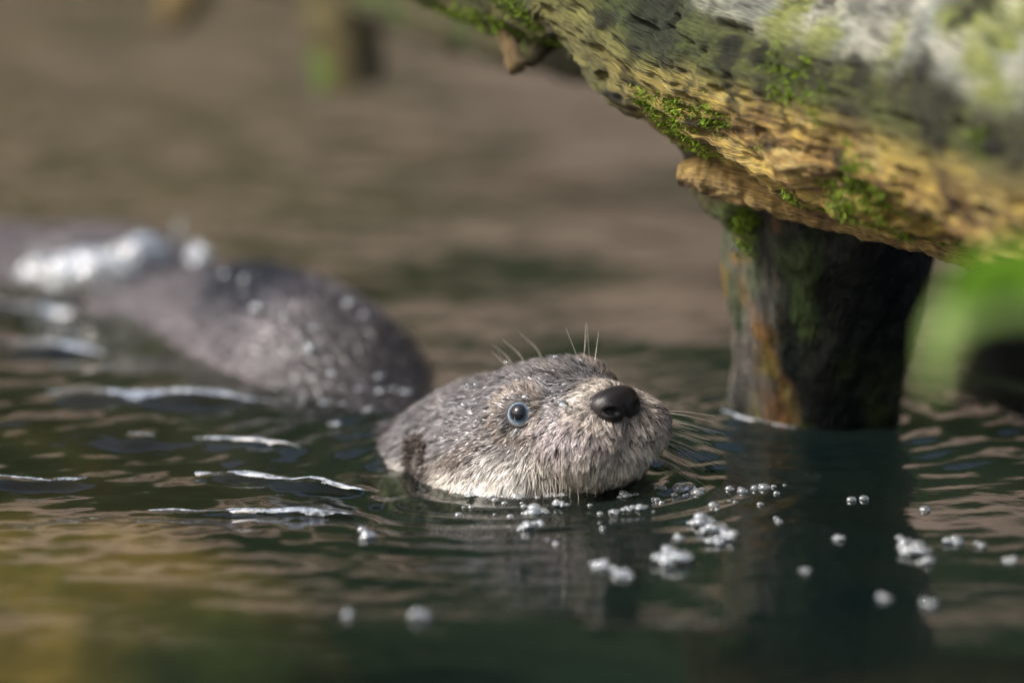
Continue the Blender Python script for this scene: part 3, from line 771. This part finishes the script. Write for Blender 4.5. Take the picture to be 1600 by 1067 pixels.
pst = post('wooden_post', (1262, 668), (1318, 262), .125, .085, .0375, .0475, 'wet dark wooden post standing in the water beneath the golden log', 401)
post('wooden_post', (1690, 590), (1700, 300), .42, .40, .050, .056, 'black thick post in the shade behind the green leaves', 431, 48, 60, .35)  # widened past the right frame edge so its reflection darkens the water

mc = np.array([on_y(1150 + 34 * rng.random() ** 1.6, 336 + 70 * rng.random() ** 2.2, .072 - .012 * rng.random()) for _ in range(70)])
blades('moss', mc, np.broadcast_to(np.array([-.6, -.75, .25]), mc.shape).copy(), 16, .002, .0016, (.045, .08, .008), (.18, .27, .02), pst, .00022)
# ================================================================== PLANT IN FRONT
plant = empty('leafy_sprig', tuple(on_y(1700, 900, -.74)))
tag(plant, 'bright green leafy sprig growing at the water beside the dark post', 'plant')
def leaf(pts, wid, c, parent):
    n, m = 24, 9; path = spline(pts, n); Tt, Nn, Bb = frames(path, (.15, -1, .35)); t = np.linspace(0, 1, n)
    w = wid * np.sin(np.pi * np.clip(t * .96 + .03, 0, 1)) ** .7
    u = np.linspace(-1, 1, m)
    P = path[:, None] + Bb[:, None] * (w[:, None] * u[None])[..., None] - Nn[:, None] * (.22 * w[:, None] * np.abs(u)[None] ** 1.3)[..., None]
    Q = P - Nn[:, None] * .0004
    k = n * m; f = grid_faces(n, m)
    cc = np.broadcast_to(np.array(c), (k, 3)) * (1 + .35 * (np.abs(u) < .08).astype(float))[None, :, None].repeat(n, 0).reshape(-1, 1)
    link('leaf', raw_mesh('leaf', np.vstack([P.reshape(-1, 3), Q.reshape(-1, 3)]), [f, f[:, ::-1] + k], colors=np.vstack([cc, cc])), M_LEAF, parent)
Yl = -.72
stem = [on_y(1700, 900, -.74), on_y(1690, 650, -.73), on_y(1665, 480, Yl), on_y(1650, 330, Yl)]
link('stem', tube_mesh('stem', stem, [.0018, .0016, .0014, .001], 10, 40, colfn=lambda v: np.broadcast_to(np.array([.10, .2, .03]), v.shape)), M_LEAF, plant)
leaf([on_y(1665, 460, Yl), on_y(1610, 425, Yl), on_y(1540, 440, Yl - .01), on_y(1475, 480, Yl - .02)], .0105, (.15, .32, .012), plant)
leaf([on_y(1668, 500, Yl), on_y(1560, 470, Yl), on_y(1480, 510, Yl), on_y(1455, 625, Yl + .01)], .0075, (.17, .26, .07), plant)
leaf([on_y(1655, 380, Yl), on_y(1665, 390, Yl), on_y(1650, 400, Yl), on_y(1610, 415, Yl)], .008, (.17, .36, .012), plant)
leaf([on_y(1680, 600, Yl), on_y(1730, 560, Yl), on_y(1790, 560, Yl), on_y(1850, 600, Yl)], .012, (.12, .27, .015), plant)

# ================================================================== BUBBLES AND DROPLETS
def ico(r=1.0, nu=10, nv=16):
    S_, U = sphere_verts(nu, nv); return S_
def bubble_mesh(name, seed, lumpy):
    S_ = ico(); r = 1 + lumpy * noise(S_ * 1.7, seed)
    return raw_mesh(name, (S_ * r[..., None]).reshape(-1, 3)[:, [1, 2, 0]], grid_faces(10, 16, True))
BM = [bubble_mesh('bubble', 500 + i, .10) for i in range(3)]
def froth_mesh(name, seed):
    g = np.random.default_rng(seed); VV, FF, k = [], [], 0; S_ = sphere_verts(8, 12)[0].reshape(-1, 3)[:, [1, 2, 0]]; f = grid_faces(8, 12, True)
    for i in range(15):
        a = g.uniform(0, 6.28); d = math.sqrt(g.random()) * .75; r = g.uniform(.12, .52) * (1.1 - .5 * d)
        c = np.array([d * math.cos(a), d * math.sin(a), (1 - d * d) * g.uniform(.1, .75)])
        VV.append(S_ * r + c); FF.append(f + k); k += len(S_)
    return raw_mesh(name, np.vstack(VV), np.vstack(FF))
FM = [froth_mesh('foam_blob', 520 + i) for i in range(4)]
for m_ in BM: m_.materials.append(M_BUBBLE)
for m_ in FM: m_.materials.append(M_FOAM)
PXM = 3556.0
def bubbles(lst, label, group, foam=False, z=None, flat=.75, name='bubble', scale=1.0):
    for i, it in enumerate(lst):
        x, y, r = it[:3]; R = r * scale * (1.4 if foam else 1.15) / PXM
        p = water_at(x, y) if z is None else z(x, y)
        me = (FM if foam else BM)[(i * 7 + int(x)) % (4 if foam else 3)]
        o = bpy.data.objects.new(name, me); col.objects.link(o)
        o.location = (p[0], p[1], p[2] + R * flat * (0. if foam else .15)); o.scale = (R, R, R * flat); o.rotation_euler = (0, 0, (i * 1.7) % 6.28)
        tag(o, it[3] if len(it) > 3 else label, 'bubble', group)
bubbles([(968, 747, 14, 'clear dome bubble touching the tips of the otter\'s chin whiskers'), (990, 745, 9), (945, 757, 8), (930, 762, 6)], 'clear bubble floating right under the otter\'s chin whiskers', 'bubbles under the chin')
bubbles([(735, 768, 9), (752, 764, 10), (770, 770, 8), (788, 768, 13), (808, 773, 11), (826, 765, 9), (842, 763, 14), (862, 769, 11), (880, 770, 9), (915, 768, 12)], 'white froth bubble in the line touching the otter\'s cheek waterline', 'froth along the cheek', True, flat=.5)
bubbles([(835, 800, 19, 'tall frothy bubble with its reflection just below the otter\'s cheek froth'), (873, 792, 12), (825, 828, 12), (842, 822, 9), (975, 780, 12), (960, 806, 8), (995, 800, 10), (978, 802, 8)], 'frothy bubble on dark water in front of the otter\'s cheek', 'bubbles before the cheek', True, flat=.65)
bubbles([(1062, 768, 12), (1075, 766, 12), (1090, 776, 9), (1140, 768, 7), (1160, 770, 8), (1180, 766, 7), (1195, 766, 8), (1330, 780, 7), (1350, 778, 7), (1115, 795, 8), (1445, 795, 8)], 'small glinting bubble on the dark water between otter nose and post', 'bubbles before the post')
bubbles([(1095, 822, 20), (1115, 835, 18), (1140, 845, 15), (1118, 852, 13), (1060, 845, 9), (1050, 880, 27, 'largest round froth bubble of the foreground, alone beside a smaller bunch'), (940, 888, 13), (975, 903, 14), (960, 895, 9)], 'large frothy bubble drifting in the soft foreground below the otter nose', 'large foreground bubbles', True, flat=.65)
bubbles([(1410, 850, 13), (1430, 865, 22, 'widest blurred froth bubble in the bunch on the log\'s dark reflection'), (1450, 880, 13), (1490, 850, 14), (1530, 855, 9), (1310, 845, 9), (1580, 878, 10), (1260, 895, 8), (1380, 935, 11), (1450, 945, 12)], 'blurred white bubble on the black water in the log\'s reflection', 'bubbles in the log reflection', True, flat=.6)
bubbles([(570, 835, 13, 'lone frothy bubble near the end of the bright foam streak'), (655, 968, 12, 'lone round blurred bubble in the smooth dark foreground water'), (545, 965, 8, 'tiny faint bubble beside the lone round blurred one')], 'lone white bubble on the brown-green foreground water', 'lone foreground bubbles', True, flat=.9)
def over_otter(x, y):
    w = water_at(x, y); o_ = first_hit(x, y); d = ray(x, y); d = d / np.linalg.norm(d); v = o_ - CAM
    near = np.linalg.norm(v - (v @ d) * d) < .006 and v @ d < (w - CAM) @ d
    return o_ + np.array([0, -.003, .003]) if near else w
def foam_streak(px, wid, label, seed, thr=.05, name='foam_streak', zf=None):
    P0 = spline(np.array([water_at(x, y) if zf is None else zf(x, y) for x, y in px]), 260); n, m = 260, 15
    Tt = np.gradient(P0, axis=0); Tt /= np.linalg.norm(Tt, axis=1)[:, None]; sd2 = np.stack([-Tt[:, 1], Tt[:, 0], 0 * Tt[:, 0]], -1)
    t = np.linspace(0, 1, n); u = np.linspace(-1, 1, m); L = np.linalg.norm(np.diff(P0, axis=0), axis=1).sum()
    w = .62 * wid * (.35 + .65 * np.sin(np.pi * t)) * (1 + .5 * noise(np.stack([t * L * 60, t * 0, t * 0 + seed], -1), seed))
    G = P0[:, None] + sd2[:, None] * (w[:, None] * u[None])[..., None]
    nz = fbm(np.stack([t[:, None] * L * 55 + 0 * u, u[None] * wid * 240 + 0 * t[:, None], 0 * t[:, None] + 0 * u + seed], -1), 3, seed)
    if zf is None: G[..., 2] = water_h(G[..., 0], G[..., 1])
    G[..., 2] += .0012 * (1 - u[None] ** 2) * (1 + nz) + .0003
    keep = (nz + .75 * (1 - np.abs(u[None]) ** 1.5) * np.sin(np.pi * np.clip(t * .98 + .01, 0, 1))[:, None] ** .5 - .30) > thr
    f = grid_faces(n, m); k = keep.reshape(-1)[f].all(1)
    o = link(name, raw_mesh(name, G.reshape(-1, 3), f[k]), M_STREAK); tag(o, label, 'foam', 'foam streaks on the water'); return o
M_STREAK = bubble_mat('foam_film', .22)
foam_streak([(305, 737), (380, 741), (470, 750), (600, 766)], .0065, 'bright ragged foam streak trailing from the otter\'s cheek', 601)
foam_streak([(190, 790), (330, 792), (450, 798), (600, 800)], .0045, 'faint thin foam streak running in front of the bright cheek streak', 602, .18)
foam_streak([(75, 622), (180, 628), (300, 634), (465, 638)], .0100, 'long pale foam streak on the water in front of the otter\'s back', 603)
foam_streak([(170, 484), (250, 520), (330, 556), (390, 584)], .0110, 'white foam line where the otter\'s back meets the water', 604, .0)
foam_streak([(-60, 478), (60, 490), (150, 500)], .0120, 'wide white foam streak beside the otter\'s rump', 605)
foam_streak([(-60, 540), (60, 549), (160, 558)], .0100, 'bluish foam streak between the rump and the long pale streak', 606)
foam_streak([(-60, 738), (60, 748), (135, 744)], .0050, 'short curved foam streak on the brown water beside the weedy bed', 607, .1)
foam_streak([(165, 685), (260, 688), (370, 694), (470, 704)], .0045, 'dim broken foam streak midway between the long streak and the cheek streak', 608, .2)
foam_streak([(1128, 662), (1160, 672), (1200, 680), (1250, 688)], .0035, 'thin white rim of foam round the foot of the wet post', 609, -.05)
bubbles([(595, 585, 11), (640, 612, 13, 'white bubble on the water close against the otter\'s nape'), (578, 637, 12), (560, 605, 8), (595, 608, 12), (620, 606, 8), (523, 667, 13), (500, 628, 11), (470, 630, 8), (530, 628, 8)], 'white bubble on the water between the otter\'s head and back', 'bubbles behind the head', True, over_otter, flat=.45, scale=.72)
tiny = []
for _ in range(46):
    bx_ = rng.uniform(690, 1230); by_ = 768 + abs(rng.normal(0, 38)) - (8 if bx_ > 960 else -4); tiny.append((bx_, by_, rng.uniform(2.2, 5.5)))
bubbles(tiny, 'pinhead bubble among the froth around the otter\'s chin', 'pinhead bubbles around the chin')
# droplets lying on the fur: dropped along the view line onto the coat
OPf = OP.reshape(-1, 3)
def on_otter(x, y):
    d = ray(x, y); d = d / np.linalg.norm(d); v = OPf - CAM; t = v @ d; dist = np.linalg.norm(v - t[:, None] * d, axis=1)
    c = dist < .004
    if not c.any(): k = np.argmin(dist)
    else: k = np.where(c)[0][np.argmin(t[c])]
    return OPf[k] + ON.reshape(-1, 3)[k] * .004
bubbles([(490, 547, 10), (410, 485, 10), (385, 440, 7), (548, 478, 8), (455, 500, 7), (500, 520, 7), (355, 432, 7), (570, 497, 6), (520, 585, 7)], 'white water bead on the otter\'s blurred back', 'water beads on the back', True, on_otter, .9)
for i in range(3):
    m_ = bubble_mesh('droplet', 560 + i, .25); m_.materials.append(M_DROP); BM[i] = m_
bubbles([(735, 602, 5), (745, 600, 4), (815, 617, 5), (882, 630, 8), (690, 628, 4), (700, 658, 4), (865, 558, 4), (790, 560, 4), (905, 562, 4), (765, 622, 4), (806, 594, 4), (725, 630, 4)], 'tiny clear water droplet clinging to the otter\'s head fur', 'droplets on the head', False, on_otter, .7, 'water_droplet')

# white water breaking over the rump
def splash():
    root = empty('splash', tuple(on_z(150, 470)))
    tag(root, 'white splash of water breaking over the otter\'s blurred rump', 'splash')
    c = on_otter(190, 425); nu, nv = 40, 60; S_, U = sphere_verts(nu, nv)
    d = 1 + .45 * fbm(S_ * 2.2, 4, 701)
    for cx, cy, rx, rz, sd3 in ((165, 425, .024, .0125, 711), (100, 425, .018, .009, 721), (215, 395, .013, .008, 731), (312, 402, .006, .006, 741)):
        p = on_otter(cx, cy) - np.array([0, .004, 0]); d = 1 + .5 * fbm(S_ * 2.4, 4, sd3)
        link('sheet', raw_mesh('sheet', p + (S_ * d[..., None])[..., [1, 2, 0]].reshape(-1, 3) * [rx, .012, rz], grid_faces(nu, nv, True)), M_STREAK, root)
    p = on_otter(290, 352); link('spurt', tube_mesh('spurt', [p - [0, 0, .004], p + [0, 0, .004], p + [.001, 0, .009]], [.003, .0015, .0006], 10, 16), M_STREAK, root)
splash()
